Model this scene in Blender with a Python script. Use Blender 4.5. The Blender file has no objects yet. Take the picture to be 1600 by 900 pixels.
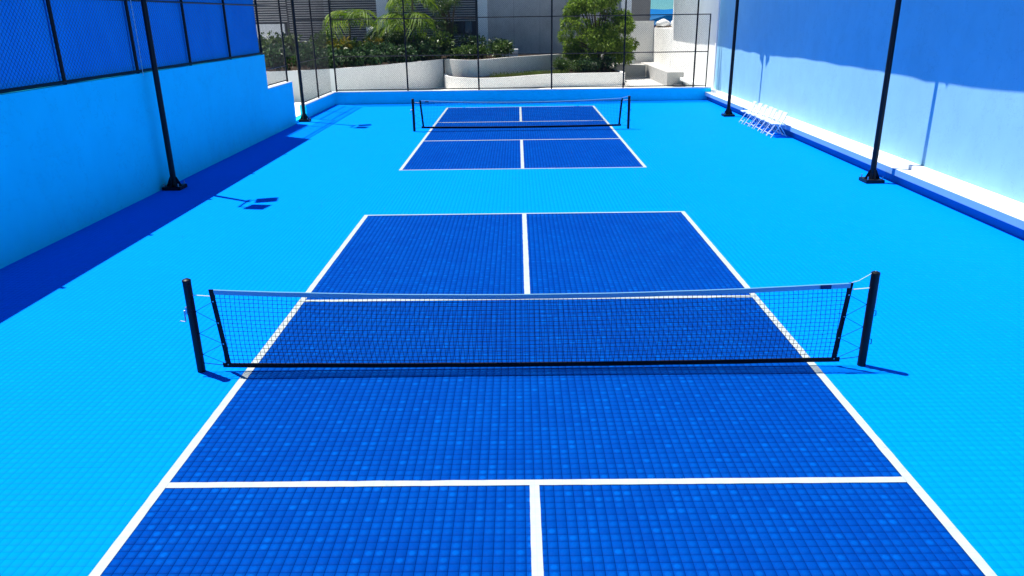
import bpy, bmesh, math, random
import numpy as np
from mathutils import Vector, Matrix, Euler
random.seed(7); rng = np.random.default_rng(7)
R = math.radians
scene = bpy.context.scene
COL = scene.collection

# ------------------------------------------------------------------ camera
cam_d = bpy.data.cameras.new('camera'); cam = bpy.data.objects.new('camera', cam_d); COL.objects.link(cam)
cam_d.sensor_fit = 'HORIZONTAL'; cam_d.sensor_width = 36.0; cam_d.lens = 1176.3*36/1600
cam_d.clip_start = 0.05; cam_d.clip_end = 40000
PITCH, YAW, ROLL = R(19.87), R(0.63), R(0.82)
cam.matrix_world = (Matrix.Translation((-0.10, -7.27, 3.54)) @ Matrix.Rotation(YAW, 4, 'Z')
                    @ Matrix.Rotation(math.pi/2 - PITCH, 4, 'X') @ Matrix.Rotation(-ROLL, 4, 'Z'))
scene.camera = cam

# ------------------------------------------------------------------ sky, sun, exposure
SUN = Vector((-0.335, 0.215, 1.0)).normalized()          # towards the sun
elev = math.asin(SUN.z); azim = math.atan2(SUN.x, SUN.y)  # clockwise from +Y
w = bpy.data.worlds.new('World'); scene.world = w; w.use_nodes = True
nt = w.node_tree; bg = nt.nodes['Background']; sky = nt.nodes.new('ShaderNodeTexSky')
sky.sky_type = 'NISHITA'; sky.sun_disc = False; sky.sun_elevation = elev; sky.sun_rotation = azim
sky.altitude = 2500; sky.air_density = 1.0; sky.dust_density = 0.0; sky.ozone_density = 1.2
bg.inputs['Strength'].default_value = 0.060
tint = nt.nodes.new('ShaderNodeMix'); tint.data_type = 'RGBA'; tint.blend_type = 'MULTIPLY'; tint.inputs[0].default_value = 1.0
tint.inputs[7].default_value = (0.30, 0.74, 1.0, 1)      # deep tropical blue all over the sky
nt.links.new(sky.outputs['Color'], tint.inputs[6]); nt.links.new(tint.outputs[2], bg.inputs['Color'])
sl = bpy.data.lights.new('sun', 'SUN'); sl.energy = 4.8; sl.angle = R(0.5); sl.color = (1.0, 0.965, 0.9)
so = bpy.data.objects.new('sun', sl); COL.objects.link(so); so.rotation_euler = SUN.to_track_quat('Z', 'Y').to_euler()
scene.view_settings.view_transform = 'Standard'; scene.view_settings.look = 'None'
scene.view_settings.exposure = 0.72; scene.view_settings.gamma = 1.0

# ------------------------------------------------------------------ helpers
def srgb(r, g, b):
    f = lambda c: c/12.92 if c <= 0.04045 else ((c+0.055)/1.055)**2.4
    return (f(r/255), f(g/255), f(b/255), 1)

class N:
    """small node-graph helper"""
    def __init__(s, name, rough=0.7, spec=0.3):
        s.m = bpy.data.materials.new(name); s.m.use_nodes = True; s.t = s.m.node_tree
        s.b = s.t.nodes['Principled BSDF']; s.b.inputs['Roughness'].default_value = rough
        s.b.inputs['Specular IOR Level'].default_value = spec
    def n(s, t, **kw):
        x = s.t.nodes.new(t)
        for k, v in kw.items(): setattr(x, k, v)
        return x
    def l(s, a, b): s.t.links.new(a, b)
    def math(s, op, a, b=None, c=None):
        x = s.n('ShaderNodeMath', operation=op)
        for i, v in enumerate((a, b, c)):
            if v is None: continue
            if isinstance(v, (int, float)): x.inputs[i].default_value = v
            else: s.l(v, x.inputs[i])
        return x.outputs[0]
    def mix(s, f, a, b):
        x = s.n('ShaderNodeMix', data_type='RGBA')
        for i, v in ((0, f), (6, a), (7, b)):
            if isinstance(v, (int, float, tuple)): x.inputs[i].default_value = v
            else: s.l(v, x.inputs[i])
        return x.outputs[2]
    def pos(s):
        return s.n('ShaderNodeNewGeometry').outputs['Position']
    def noise(s, vec, scale, detail=4, rough=0.55):
        x = s.n('ShaderNodeTexNoise'); x.inputs['Scale'].default_value = scale
        x.inputs['Detail'].default_value = detail; x.inputs['Roughness'].default_value = rough
        if vec is not None: s.l(vec, x.inputs['Vector'])
        return x.outputs[0]
    def ramp(s, f, stops):
        x = s.n('ShaderNodeValToRGB'); e = x.color_ramp.elements
        while len(e) < len(stops): e.new(0.5)
        for k, (p, c) in zip(e, stops): k.position = p; k.color = c
        s.l(f, x.inputs[0]); return x.outputs[0]
    def bump(s, h, strength=0.3, dist=0.01):
        x = s.n('ShaderNodeBump'); x.inputs['Strength'].default_value = strength; x.inputs['Distance'].default_value = dist
        s.l(h, x.inputs['Height']); s.l(x.outputs[0], s.b.inputs['Normal'])
    def col(s, c):
        if isinstance(c, tuple): s.b.inputs['Base Color'].default_value = c
        else: s.l(c, s.b.inputs['Base Color'])
        return s.m

def mat_plain(name, c, rough=0.6, spec=0.3, var=0.12, scale=6, bump=0.0, metal=0.0):
    m = N(name, rough, spec); p = m.pos(); m.b.inputs['Metallic'].default_value = metal
    f = m.noise(p, scale, 5)
    a = tuple(max(0, x*(1-var)) for x in c[:3]) + (1,); b = tuple(min(1, x*(1+var)) for x in c[:3]) + (1,)
    if bump: m.bump(m.noise(p, scale*8, 6), bump, 0.01)
    return m.col(m.mix(f, a, b))

def mat_plaster(name, c, stain=0.18, bump=0.25):
    """rolled paint on rough plaster with faint streaks, patches and hairline wear"""
    m = N(name, 0.75, 0.2); p = m.pos()
    mp = m.n('ShaderNodeMapping'); mp.inputs['Scale'].default_value = (1.0, 1.0, 0.7); m.l(p, mp.inputs[0])
    streak = m.noise(mp.outputs[0], 2.4, 6, 0.6); patch = m.noise(p, 0.55, 4); fine = m.noise(p, 26, 6, 0.65)
    f = m.math('ADD', m.math('MULTIPLY', streak, 0.5), m.math('MULTIPLY', patch, 0.5))
    dark = tuple(x*(1-stain) for x in c[:3]) + (1,)
    base = m.mix(m.ramp(f, [(0.36, (0, 0, 0, 1)), (0.62, (1, 1, 1, 1))]), dark, c)
    wv = m.noise(p, 1.1, 3)
    crack = m.math('LESS_THAN', m.math('ABSOLUTE', m.math('SUBTRACT', m.noise(p, 0.9, 7, 0.7), 0.5)), 0.0022)
    base = m.mix(m.math('MULTIPLY', crack, 0.4), base, tuple(x*0.5 for x in c[:3]) + (1,))
    m.bump(m.math('ADD', m.math('MULTIPLY', wv, 1.6), m.math('MULTIPLY', fine, 0.35)), bump, 0.03)
    return m.col(base)

CELL = 0.0762; TILE = CELL*4
def mat_tile(name, base, light, groove, lightness=0.5, perf=0.16, joint=0.6):
    """snap-together sport tile: moulded cells of slightly different shade, open perforation, darker joints"""
    m = N(name, 0.6, 0.008); p = m.pos()
    sx = m.n('ShaderNodeSeparateXYZ'); m.l(p, sx.inputs[0]); x, y = sx.outputs[0], sx.outputs[1]
    cx, cy = m.math('DIVIDE', x, CELL), m.math('DIVIDE', y, CELL)
    fx, fy = m.math('FLOOR', cx), m.math('FLOOR', cy)
    def wn(a, b, z):
        c = m.n('ShaderNodeCombineXYZ'); m.l(a, c.inputs[0]); m.l(b, c.inputs[1]); c.inputs[2].default_value = z
        k = m.n('ShaderNodeTexWhiteNoise', noise_dimensions='3D'); m.l(c.outputs[0], k.inputs[0]); return k.outputs[0]
    r1 = wn(fx, fy, 0.5)
    r2 = wn(m.math('FLOOR', m.math('DIVIDE', cx, 4)), m.math('FLOOR', m.math('DIVIDE', cy, 4)), 7.5)
    lit = m.ramp(r1, [(0.0, (0.0, 0, 0, 1)), (0.55, (0.22, 0.22, 0.22, 1)), (0.86, (0.38, 0.38, 0.38, 1)), (0.97, (0.8, 0.8, 0.8, 1))])
    ux = m.math('SUBTRACT', m.math('FRACT', cx), 0.5); uy = m.math('SUBTRACT', m.math('FRACT', cy), 0.5)
    d2 = m.math('ADD', m.math('MULTIPLY', ux, ux), m.math('MULTIPLY', uy, uy))
    dab = m.n('ShaderNodeMapRange', interpolation_type='SMOOTHSTEP'); m.l(d2, dab.inputs[0])
    for i_, v_ in ((1, 0.03), (2, 0.17), (3, 1.0), (4, 0.12)): dab.inputs[i_].default_value = v_
    lit = m.math('MULTIPLY', lit, dab.outputs[0])
    f = m.math('ADD', m.math('MULTIPLY', lit, lightness*1.5), m.math('MULTIPLY', r2, lightness*0.2))
    f = m.math('ADD', f, m.math('MULTIPLY', m.math('SUBTRACT', m.noise(p, 0.35, 3), 0.5), lightness*0.7))
    f = m.math('ADD', f, m.math('MULTIPLY', m.math('SUBTRACT', m.noise(p, 55, 3, 0.7), 0.5), lightness*0.9))
    c = m.mix(f, base, light)
    # perforation: a fine diamond weave
    q = 0.019
    u = m.math('SINE', m.math('MULTIPLY', m.math('ADD', x, y), 2*math.pi/q)); v = m.math('SINE', m.math('MULTIPLY', m.math('SUBTRACT', x, y), 2*math.pi/q))
    hole = m.math('MULTIPLY', m.math('MULTIPLY', u, v), perf)
    c = m.mix(m.math('ADD', m.math('MULTIPLY', hole, 1.0), perf), c, groove)
    # joints
    ex = m.math('ABSOLUTE', m.math('SUBTRACT', m.math('FRACT', cx), 0.5)); ey = m.math('ABSOLUTE', m.math('SUBTRACT', m.math('FRACT', cy), 0.5))
    j = m.math('GREATER_THAN', m.math('MAXIMUM', ex, ey), 0.452)
    c = m.mix(m.math('MULTIPLY', j, joint), c, groove)
    return m.col(c)

def mat_line(name):
    m = N(name, 0.6, 0.2); p = m.pos()
    sx = m.n('ShaderNodeSeparateXYZ'); m.l(p, sx.inputs[0])
    e = [m.math('ABSOLUTE', m.math('SUBTRACT', m.math('FRACT', m.math('DIVIDE', sx.outputs[i], CELL)), 0.5)) for i in (0, 1)]
    j = m.math('MULTIPLY', m.math('GREATER_THAN', m.math('MAXIMUM', e[0], e[1]), 0.465), 0.22)
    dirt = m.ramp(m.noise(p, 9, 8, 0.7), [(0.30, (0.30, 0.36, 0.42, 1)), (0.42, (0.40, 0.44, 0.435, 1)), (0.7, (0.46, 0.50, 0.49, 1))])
    q = 0.0145; x, y = sx.outputs[0], sx.outputs[1]
    u = m.math('SINE', m.math('MULTIPLY', m.math('ADD', x, y), 2*math.pi/q)); v = m.math('SINE', m.math('MULTIPLY', m.math('SUBTRACT', x, y), 2*math.pi/q))
    j = m.math('ADD', j, m.math('ADD', m.math('MULTIPLY', m.math('MULTIPLY', u, v), 0.08), 0.08))
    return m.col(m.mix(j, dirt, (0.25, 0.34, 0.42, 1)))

def mat_leaf(name, dark, mid, lite, rough=0.45, trans=0.25):
    m = N(name, rough, 0.35); g = m.n('ShaderNodeNewGeometry')
    c = m.ramp(g.outputs['Random Per Island'], [(0.0, dark), (0.5, mid), (1.0, lite)])
    m.col(c)
    tr = m.n('ShaderNodeBsdfTranslucent'); m.l(c, tr.inputs[0])
    mx = m.n('ShaderNodeMixShader'); mx.inputs[0].default_value = trans
    m.l(m.b.outputs[0], mx.inputs[1]); m.l(tr.outputs[0], mx.inputs[2]); m.l(mx.outputs[0], m.t.nodes['Material Output'].inputs[0])
    return m.m

def mat_screen():
    m = N('blue_windscreen_fabric', 0.8, 0.1); p = m.pos()
    mp = m.n('ShaderNodeMapping'); mp.inputs['Scale'].default_value = (1, 0.7, 0.25); m.l(p, mp.inputs[0])
    f = m.noise(mp.outputs[0], 3.0, 4)
    c = m.mix(f, (0.002, 0.10, 0.52, 1), (0.004, 0.17, 0.70, 1)); m.col(c)
    m.bump(m.noise(mp.outputs[0], 4.0, 3), 0.5, 0.05)
    tr = m.n('ShaderNodeBsdfTranslucent'); m.l(c, tr.inputs[0]); mx = m.n('ShaderNodeMixShader'); mx.inputs[0].default_value = 0.3
    m.l(m.b.outputs[0], mx.inputs[1]); m.l(tr.outputs[0], mx.inputs[2]); m.l(mx.outputs[0], m.t.nodes['Material Output'].inputs[0])
    return m.m

M = dict(
    court=mat_tile('deep_blue_court_tile', (0.0, 0.050, 0.325, 1), (0.0, 0.20, 0.84, 1), (0.0, 0.014, 0.13, 1), 0.22, 0.2, 0.48),
    surround=mat_tile('cyan_surround_tile', (0.0, 0.218, 0.92, 1), (0.0, 0.28, 0.98, 1), (0.0, 0.165, 0.86, 1), 0.35, 0.10, 0.28),
    line=mat_line('white_line_paint'),
    base=mat_plain('slab_under_tiles', (0.0, 0.02, 0.16, 1), 0.9, 0.0),
    bluewall=mat_plaster('bounce_blue_wall', (0.003, 0.90, 0.99, 1), 0.07, 0.12),  # court-side faces in blue: floor bounce is put into the base colour
    whitewall=mat_plaster('white_wall_bounce_tint', (0.315, 0.60, 0.70, 1), 0.10, 0.16),  # white wall by the court, blue floor bounce put into its base colour
    recess=mat_plaster('kerb_shade_blue', (0.0, 0.20, 0.44, 1), 0.1, 0.1),  # shade under the overhanging ledge, put into the colour of the base
    ledgeface=mat_plaster('ledge_face_bounce_tint', (0.20, 0.42, 0.66, 1), 0.08, 0.1),  # front of the white ledge, its duller bluish light put into the colour
    ledge=mat_plaster('white_ledge_paint', (0.80, 0.82, 0.82, 1), 0.08, 0.12),
    coping=mat_plaster('white_coping_paint', (0.78, 0.80, 0.82, 1), 0.10, 0.1),
    planter=mat_plaster('white_planter_render', (0.90, 0.88, 0.84, 1), 0.10, 0.04),
    black=mat_plain('black_powder_coat', (0.004, 0.005, 0.008, 1), 0.42, 0.25, 0.2, 20),
    wire=mat_plain('black_pvc_wire', (0.010, 0.012, 0.018, 1), 0.5, 0.3, 0.1, 20),
    netcord=mat_plain('black_net_cord', (0.004, 0.006, 0.02, 1), 0.8, 0.1, 0.1, 30),
    band=mat_plain('black_net_webbing', (0.006, 0.006, 0.010, 1), 0.7, 0.25, 0.3, 40),
    tape=mat_plain('shade_tinted_net_tape', (0.20, 0.46, 0.64, 1), 0.7, 0.2, 0.06, 12),  # white tape, with the blue of its shaded front put into the colour
    patch=mat_plain('navy_printed_patch', (0.005, 0.02, 0.12, 1), 0.6, 0.3),
    cord=mat_plain('white_cord', (0.75, 0.78, 0.8, 1), 0.6, 0.3),
    steel=mat_plain('bare_steel', (0.45, 0.46, 0.48, 1), 0.35, 0.5, 0.1, 20, 0, 0.9),
    chair=mat_plain('white_plastic', (0.66, 0.72, 0.77, 1), 0.4, 0.4, 0.05, 8),
    lens=mat_plain('floodlight_glass', (0.25, 0.27, 0.3, 1), 0.15, 0.6),
    slat=mat_plain('dark_grey_louvre', (0.08, 0.085, 0.10, 1), 0.6, 0.2, 0.2, 3),
    blade=mat_plain('grey_louvre_blade', (0.48, 0.49, 0.51, 1), 0.5, 0.3, 0.2, 3),
    greywall=mat_plaster('dark_grey_render', (0.52, 0.50, 0.50, 1), 0.22, 0.15),
    tower=mat_plaster('charcoal_cladding', (0.17, 0.175, 0.18, 1), 0.1, 0.1),
    bwhite=mat_plaster('pale_building_render', (0.80, 0.82, 0.84, 1), 0.06, 0.1),
    glass=mat_plain('dark_window_glass', (0.02, 0.03, 0.045, 1), 0.08, 0.6),
    paving=mat_plain('pale_concrete_paving', (0.82, 0.80, 0.76, 1), 0.8, 0.2, 0.1, 1.5, 0.2),
    stepw=mat_plain('worn_white_concrete', (0.50, 0.49, 0.47, 1), 0.8, 0.2, 0.12, 2.0, 0.15),
    soil=mat_plain('planting_soil', (0.035, 0.024, 0.016, 1), 0.95, 0.1, 0.4, 9, 0.6),
    bark=mat_plain('grey_brown_bark', (0.10, 0.075, 0.05, 1), 0.9, 0.1, 0.4, 14, 0.6),
    palmbark=mat_plain('ringed_palm_bark', (0.16, 0.13, 0.10, 1), 0.9, 0.1, 0.3, 18, 0.5),
    leaf_dark=mat_leaf('dark_glossy_leaf', (0.010, 0.028, 0.010, 1), (0.030, 0.075, 0.022, 1), (0.08, 0.16, 0.05, 1), 0.5, 0.25),
    leaf_mid=mat_leaf('mid_green_leaf', (0.022, 0.055, 0.010, 1), (0.055, 0.115, 0.018, 1), (0.12, 0.19, 0.035, 1), 0.45, 0.25),
    leaf_tree=mat_leaf('mango_green_leaf', (0.045, 0.10, 0.010, 1), (0.14, 0.25, 0.025, 1), (0.33, 0.45, 0.05, 1), 0.55, 0.45),
    leaf_palm=mat_leaf('yellow_green_frond', (0.05, 0.11, 0.006, 1), (0.13, 0.24, 0.012, 1), (0.28, 0.37, 0.02, 1), 0.6, 0.45),
    leaf_yellow=mat_leaf('croton_leaf', (0.12, 0.13, 0.01, 1), (0.28, 0.24, 0.02, 1), (0.40, 0.30, 0.03, 1), 0.45, 0.4),
    leaf_grass=mat_leaf('grass_blade', (0.06, 0.10, 0.015, 1), (0.10, 0.16, 0.02, 1), (0.17, 0.22, 0.04, 1), 0.6, 0.3),
    sea=mat_plain('open_sea', (0.004, 0.09, 0.30, 1), 0.25, 0.4, 0.15, 0.002),
    sea_band=mat_plain('sea_band_blue', (0.012, 0.13, 0.36, 1), 0.95, 0.0, 0.15, 0.004),  # distant sea blue for the stand-in ridge
    canopy=mat_plain('turquoise_canopy', (0.01, 0.45, 0.80, 1), 0.6, 0.2),
    sack=mat_plain('white_sack', (0.75, 0.75, 0.73, 1), 0.8, 0.1, 0.15, 6),
    terracotta=mat_plain('old_clay_edge', (0.30, 0.24, 0.19, 1), 0.9, 0.1, 0.3, 6),
    screen=mat_screen(),
)

def link(name, me, mat, parent=None):
    o = bpy.data.objects.new(name, me); COL.objects.link(o)
    if mat is not None: me.materials.append(M[mat] if isinstance(mat, str) else mat)
    if parent is not None: o.parent = parent
    return o
def tag(o, label=None, cat=None, group=None, kind=None):
    if label: o['label'] = label
    if cat: o['category'] = cat
    if group: o['group'] = group
    if kind: o['kind'] = kind
    return o
def empty(name, loc=(0, 0, 0), rz=0):
    o = bpy.data.objects.new(name, None); COL.objects.link(o); o.location = loc; o.rotation_euler = (0, 0, rz)
    o.empty_display_size = 0.2; return o

class B:
    """collects geometry for ONE mesh object"""
    def __init__(s): s.v = []; s.f = []
    def add(s, vs, fs):
        k = len(s.v); s.v += [tuple(q) for q in vs]; s.f += [tuple(i+k for i in f) for f in fs]; return s
    def box(s, x0, x1, y0, y1, z0, z1, mat=None):
        vs = [Vector((x, y, z)) for z in (z0, z1) for y in (y0, y1) for x in (x0, x1)]
        if mat is not None: vs = [mat @ q for q in vs]
        return s.add(vs, [(0, 2, 3, 1), (4, 5, 7, 6), (0, 1, 5, 4), (2, 6, 7, 3), (0, 4, 6, 2), (1, 3, 7, 5)])
    def tube(s, pts, r, n=8, cap=True, r1=None):
        pts = [Vector(q) for q in pts]; k = len(s.v); m = len(pts); up = None
        for i, q in enumerate(pts):
            d = (pts[min(i+1, m-1)] - pts[max(i-1, 0)]).normalized()
            a = d.orthogonal().normalized() if up is None else (up - d*up.dot(d)).normalized(); up = a
            b = d.cross(a); rr = r if r1 is None else r + (r1-r)*i/(m-1)
            if isinstance(r, (list, tuple)): rr = r[i]
            for j in range(n):
                t = 2*math.pi*j/n; s.v.append(tuple(q + (a*math.cos(t) + b*math.sin(t))*rr))
        for i in range(m-1):
            for j in range(n):
                s.f.append((k+i*n+j, k+i*n+(j+1) % n, k+(i+1)*n+(j+1) % n, k+(i+1)*n+j))
        if cap: s.f.append(tuple(k+j for j in reversed(range(n)))); s.f.append(tuple(k+(m-1)*n+j for j in range(n)))
        return s
    def cyl(s, x, y, z0, z1, r, n=20, r1=None): return s.tube([(x, y, z0), (x, y, z1)], r, n, True, r1)
    def prism(s, poly, z0, z1):
        n = len(poly); vs = [(x, y, z0) for x, y in poly] + [(x, y, z1) for x, y in poly]
        fs = [tuple(reversed(range(n))), tuple(range(n, 2*n))] + [(i, (i+1) % n, n+(i+1) % n, n+i) for i in range(n)]
        return s.add(vs, fs)
    def strip(s, path, w0, w1, z0, z1):
        """wall that follows a plan path; w0/w1 offsets to either side"""
        P = [Vector((x, y)) for x, y in path]; n = len(P); L = []; Rr = []
        for i, q in enumerate(P):
            d = (P[min(i+1, n-1)] - P[max(i-1, 0)]).normalized(); nn = Vector((-d.y, d.x)); L.append(q+nn*w1); Rr.append(q+nn*w0)
        vs = [(a.x, a.y, z) for z in (z0, z1) for side in (L, Rr) for a in side]; fs = []
        i0, i1, i2, i3 = 0, n, 2*n, 3*n
        for i in range(n-1):
            fs += [(i0+i, i2+i, i2+i+1, i0+i+1), (i1+i, i1+i+1, i3+i+1, i3+i), (i2+i, i3+i, i3+i+1, i2+i+1), (i0+i, i0+i+1, i1+i+1, i1+i)]
        fs += [(i0, i1, i3, i2), (i0+n-1, i2+n-1, i3+n-1, i1+n-1)]
        return s.add(vs, fs)
    def mesh(s, name, smooth=False, bevel=0):
        me = bpy.data.meshes.new(name); me.from_pydata(s.v, [], s.f); me.update()
        if bevel or True:
            bm = bmesh.new(); bm.from_mesh(me); bmesh.ops.recalc_face_normals(bm, faces=bm.faces)
            if bevel:
                es = [e for e in bm.edges if len(e.link_faces) == 2 and e.calc_face_angle(0) > 0.6]
                bmesh.ops.bevel(bm, geom=es, offset=bevel, segments=2, affect='EDGES', clamp_overlap=True)
            bm.to_mesh(me); bm.free()
        if smooth: me.shade_smooth() if hasattr(me, 'shade_smooth') else None
        if smooth:
            try: me.set_sharp_from_angle(angle=R(40))
            except Exception: pass
        return me
    def build(s, name, mat, parent=None, smooth=False, bevel=0): return link(name, s.mesh(name, smooth, bevel), mat, parent)

def fast_mesh(name, V, F):
    """numpy quads/tris -> mesh"""
    me = bpy.data.meshes.new(name); nv, nf, k = len(V), len(F), F.shape[1]
    me.vertices.add(nv); me.vertices.foreach_set('co', V.astype(np.float32).ravel())
    me.loops.add(nf*k); me.loops.foreach_set('vertex_index', F.astype(np.int32).ravel())
    me.polygons.add(nf); me.polygons.foreach_set('loop_start', np.arange(0, nf*k, k, dtype=np.int32))
    try: me.polygons.foreach_set('loop_total', np.full(nf, k, dtype=np.int32))
    except Exception: pass
    me.update(calc_edges=True); me.validate(); return me

# ------------------------------------------------------------------ the setting: ground, sea, court floor
YN, YF = -13.0, 26.30            # near and far end of the court
XL, XR = -8.05, 8.11             # left wall, right kerb recess
COURT2 = 17.83
tag(B().box(-70, 70, -60, 88, -1.2, -0.2).build('ground', 'paving'), kind='structure')
tag(B().box(5.87, 8.44, 26.56, 42.4, -0.5, -0.004).build('path', 'stepw'), kind='structure')
tag(B().box(-14.0, -8.36, 18.0, 27.2, -0.5, 0.02).build('side_path', 'paving'), kind='structure')
tag(B().box(-9.2, 12.0, YN-0.6, 26.3, -0.5, -0.02).build('court_slab', 'paving'), kind='structure')
tag(B().add([(-20000, -20000, -7), (20000, -20000, -7), (20000, 20000, -7), (-20000, 20000, -7)], [(0, 1, 2, 3)]).build('sea', 'sea'), kind='structure')
hb = B(); prof = []
for i in range(41):
    x = -900 + i*75; prof.append((x, 3.54 + 4200*0.0087*(0.85 + 0.15*math.sin(i*1.3) + 0.1*math.sin(i*0.47))))
hv = [(x, 4200, -8) for x, z in prof] + [(x, 4500, z) for x, z in prof] + [(x, 5000, -8) for x, z in prof]
hf = [(r*41+i, r*41+i+1, (r+1)*41+i+1, (r+1)*41+i) for r in (0, 1) for i in range(40)]
tag(hb.add(hv, hf).build('sea_band_ridge', 'sea_band'), kind='structure')  # ridge added to stand in for the band of sea at the horizon

floor = tag(B().box(XL-0.6, XR+0.05, YN, YF, -0.018, -0.007).build('court_floor', 'base'), kind='structure')

def in_court(x, y): return (np.abs(x) < 3.05) & ((np.abs(y) < 6.71) | (np.abs(y-COURT2) < 6.71))
GEO_Y = 26.4                      # cells are modelled up to here, flat sheet beyond
G2, TOPH = 0.0024, 0.003
def cells_mesh(name, cx, cy, G2=0.0022, TOPH=0.0028):
    n = len(cx); h = CELL/2; t = h - G2; b = h - (0.0006 if TOPH > 0.002 else 0.0)
    off = np.array([[-b, -b, -TOPH], [b, -b, -TOPH], [b, b, -TOPH], [-b, b, -TOPH], [-t, -t, 0], [t, -t, 0], [t, t, 0], [-t, t, 0]])
    V = (np.stack([cx, cy, np.zeros(n)], 1)[:, None, :] + off[None]).reshape(-1, 3)
    q = np.array([[4, 5, 6, 7], [0, 1, 5, 4], [1, 2, 6, 5], [2, 3, 7, 6], [3, 0, 4, 7]])
    F = (np.arange(n)[:, None, None]*8 + q[None]).reshape(-1, 4)
    return fast_mesh(name, V, F)
# nearest tiles as single pieces
ti = np.arange(-26, 26); tj = np.arange(-13, 6); cand = []
fwd = cam.matrix_world.to_3x3() @ Vector((0, 0, -1)); inv = cam.matrix_world.inverted(); fpx = 1176.3
for i in ti:
    for j in tj:
        x, y = (i+0.5)*TILE, (j+0.5)*TILE
        q = inv @ Vector((x, y, 0))
        if q.z > -0.3: continue
        u, v = fpx*q.x/-q.z, -fpx*q.y/-q.z
        if abs(u) < 815 and v < 462: cand.append((-q.z, i, j))
cand.sort(); near = cand[:300]; nearset = {(i, j) for _, i, j in near}
k4 = (np.arange(4)-1.5)*CELL; gx, gy = [a.ravel() for a in np.meshgrid(k4, k4)]
tm = {}
for key in ('court', 'surround'):
    tm[key] = cells_mesh('tile_'+key, gx, gy) if key == 'court' else cells_mesh('tile_'+key, gx, gy, 0.0012, 0.0010); tm[key].materials.append(M[key])
for _, i, j in near:
    x, y = (i+0.5)*TILE, (j+0.5)*TILE
    key = 'court' if bool(in_court(np.array(x), np.array(y))) else 'surround'
    o = bpy.data.objects.new('tile', tm[key]); COL.objects.link(o); o.parent = floor
    o.location = (x, y, random.uniform(-0.0004, 0.0004))
cx = (np.arange(math.floor(XL/CELL)-6, math.ceil(XR/CELL))+0.5)*CELL; cy = (np.arange(math.floor(-6.5/CELL), math.floor(GEO_Y/CELL))+0.5)*CELL
CX, CY = [a.ravel() for a in np.meshgrid(cx, cy)]
keep = np.array([(math.floor(a/TILE), math.floor(b/TILE)) not in nearset for a, b in zip(CX, CY)]) & ((CX > XL-0.02) | (CY > 20)) & (CX < XR+0.03) & (CY < YF)
CX, CY = CX[keep], CY[keep]; ic = in_court(CX, CY)
tag(link('court_tiles', cells_mesh('court_tiles', CX[ic], CY[ic]), 'court', floor), kind='stuff')
tag(link('surround_tiles', cells_mesh('surround_tiles', CX[~ic], CY[~ic], 0.0012, 0.0010), 'surround', floor), kind='stuff')
yg = cy[-1] + CELL/2
s = B()
def sheet(b, x0, x1, y0, y1, z): b.add([(x0, y0, z), (x1, y0, z), (x1, y1, z), (x0, y1, z)], [(0, 1, 2, 3)])
sheet(s, XL-0.6, XR+0.03, YN, cy[0]-CELL/2, 0)
s.build('near_surround_surface', 'surround', floor)

LW = 0.080
def line(x0, x1, y0, y1, z=0.0035):
    s = B(); L = max(x1-x0, y1-y0); n = max(2, int(L/0.10)); hx = (x1-x0) > (y1-y0); a = []; b = []
    for i in range(n+1):
        t = i/n; e1, e2 = random.gauss(0, 0.0011), random.gauss(0, 0.0011)
        if hx: a.append((x0+(x1-x0)*t, y0+e1, z)); b.append((x0+(x1-x0)*t, y1+e2, z))
        else: a.append((x1+e1, y0+(y1-y0)*t, z)); b.append((x0+e2, y0+(y1-y0)*t, z))
    s.add(a+b, [(i, i+1, n+2+i, n+1+i) for i in range(n)])
    s.build('court_line', 'line', floor)
for c0 in (0.0, COURT2):
    for sx in (-1, 1):
        xa = sx*3.05; xb = sx*(3.05-LW); line(min(xa, xb), max(xa, xb), c0-6.705, c0+6.705)
        line(-3.05+LW, 3.05-LW, *sorted((c0+sx*6.705, c0+sx*(6.705-0.05))))
        ka, kb = sorted((c0+sx*2.134, c0+sx*(2.134-0.075))); line(-3.05+LW, 3.05-LW, ka, kb)
        ya, yb = sorted((c0+sx*2.134, c0+sx*(6.705-0.05))); line(-LW/2, LW/2, ya, yb)

# ------------------------------------------------------------------ walls
wl = empty('boundary_wall', (XL-0.15, 5, 0)); tag(wl, 'tall sky blue left boundary wall with a stepped-down far end', 'wall')
def part(b, name, mat, root, **k):
    o = b.build(name, mat, root, **k); o.matrix_parent_inverse = Matrix.Translation(-Vector(root.location)) if root.rotation_euler.z == 0 else root.matrix_basis.inverted(); return o
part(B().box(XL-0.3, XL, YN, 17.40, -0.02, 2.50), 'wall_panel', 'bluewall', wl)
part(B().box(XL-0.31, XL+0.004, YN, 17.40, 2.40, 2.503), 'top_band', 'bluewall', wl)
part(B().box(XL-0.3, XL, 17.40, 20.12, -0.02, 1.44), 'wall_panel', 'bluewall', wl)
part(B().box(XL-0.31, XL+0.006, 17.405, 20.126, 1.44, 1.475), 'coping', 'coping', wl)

lw = empty('low_wall', (XL, 26.3, 0)); tag(lw, 'low blue kerb wall with white coping round the far end', 'wall')
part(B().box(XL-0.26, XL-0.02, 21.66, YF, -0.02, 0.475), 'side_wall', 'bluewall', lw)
part(B().box(XL-0.27, XL-0.012, 21.652, YF, 0.475, 0.515), 'side_coping', 'coping', lw)
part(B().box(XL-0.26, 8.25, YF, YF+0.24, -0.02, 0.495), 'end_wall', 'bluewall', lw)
part(B().box(XL-0.27, 8.255, YF-0.008, YF+0.25, 0.495, 0.535), 'end_coping', 'coping', lw)
st = empty('entrance_step', (-8.5, 21, 0)); tag(st, 'white step with blue riser in the gap beside the far left light pole', 'step')
part(B().box(-9.6, XL-0.03, 20.14, 21.64, -0.02, 0.10), 'riser', 'bluewall', st); part(B().box(-9.6, XL-0.24, 20.145, 21.635, 0.10, 0.14), 'tread', 'ledge', st)

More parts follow.
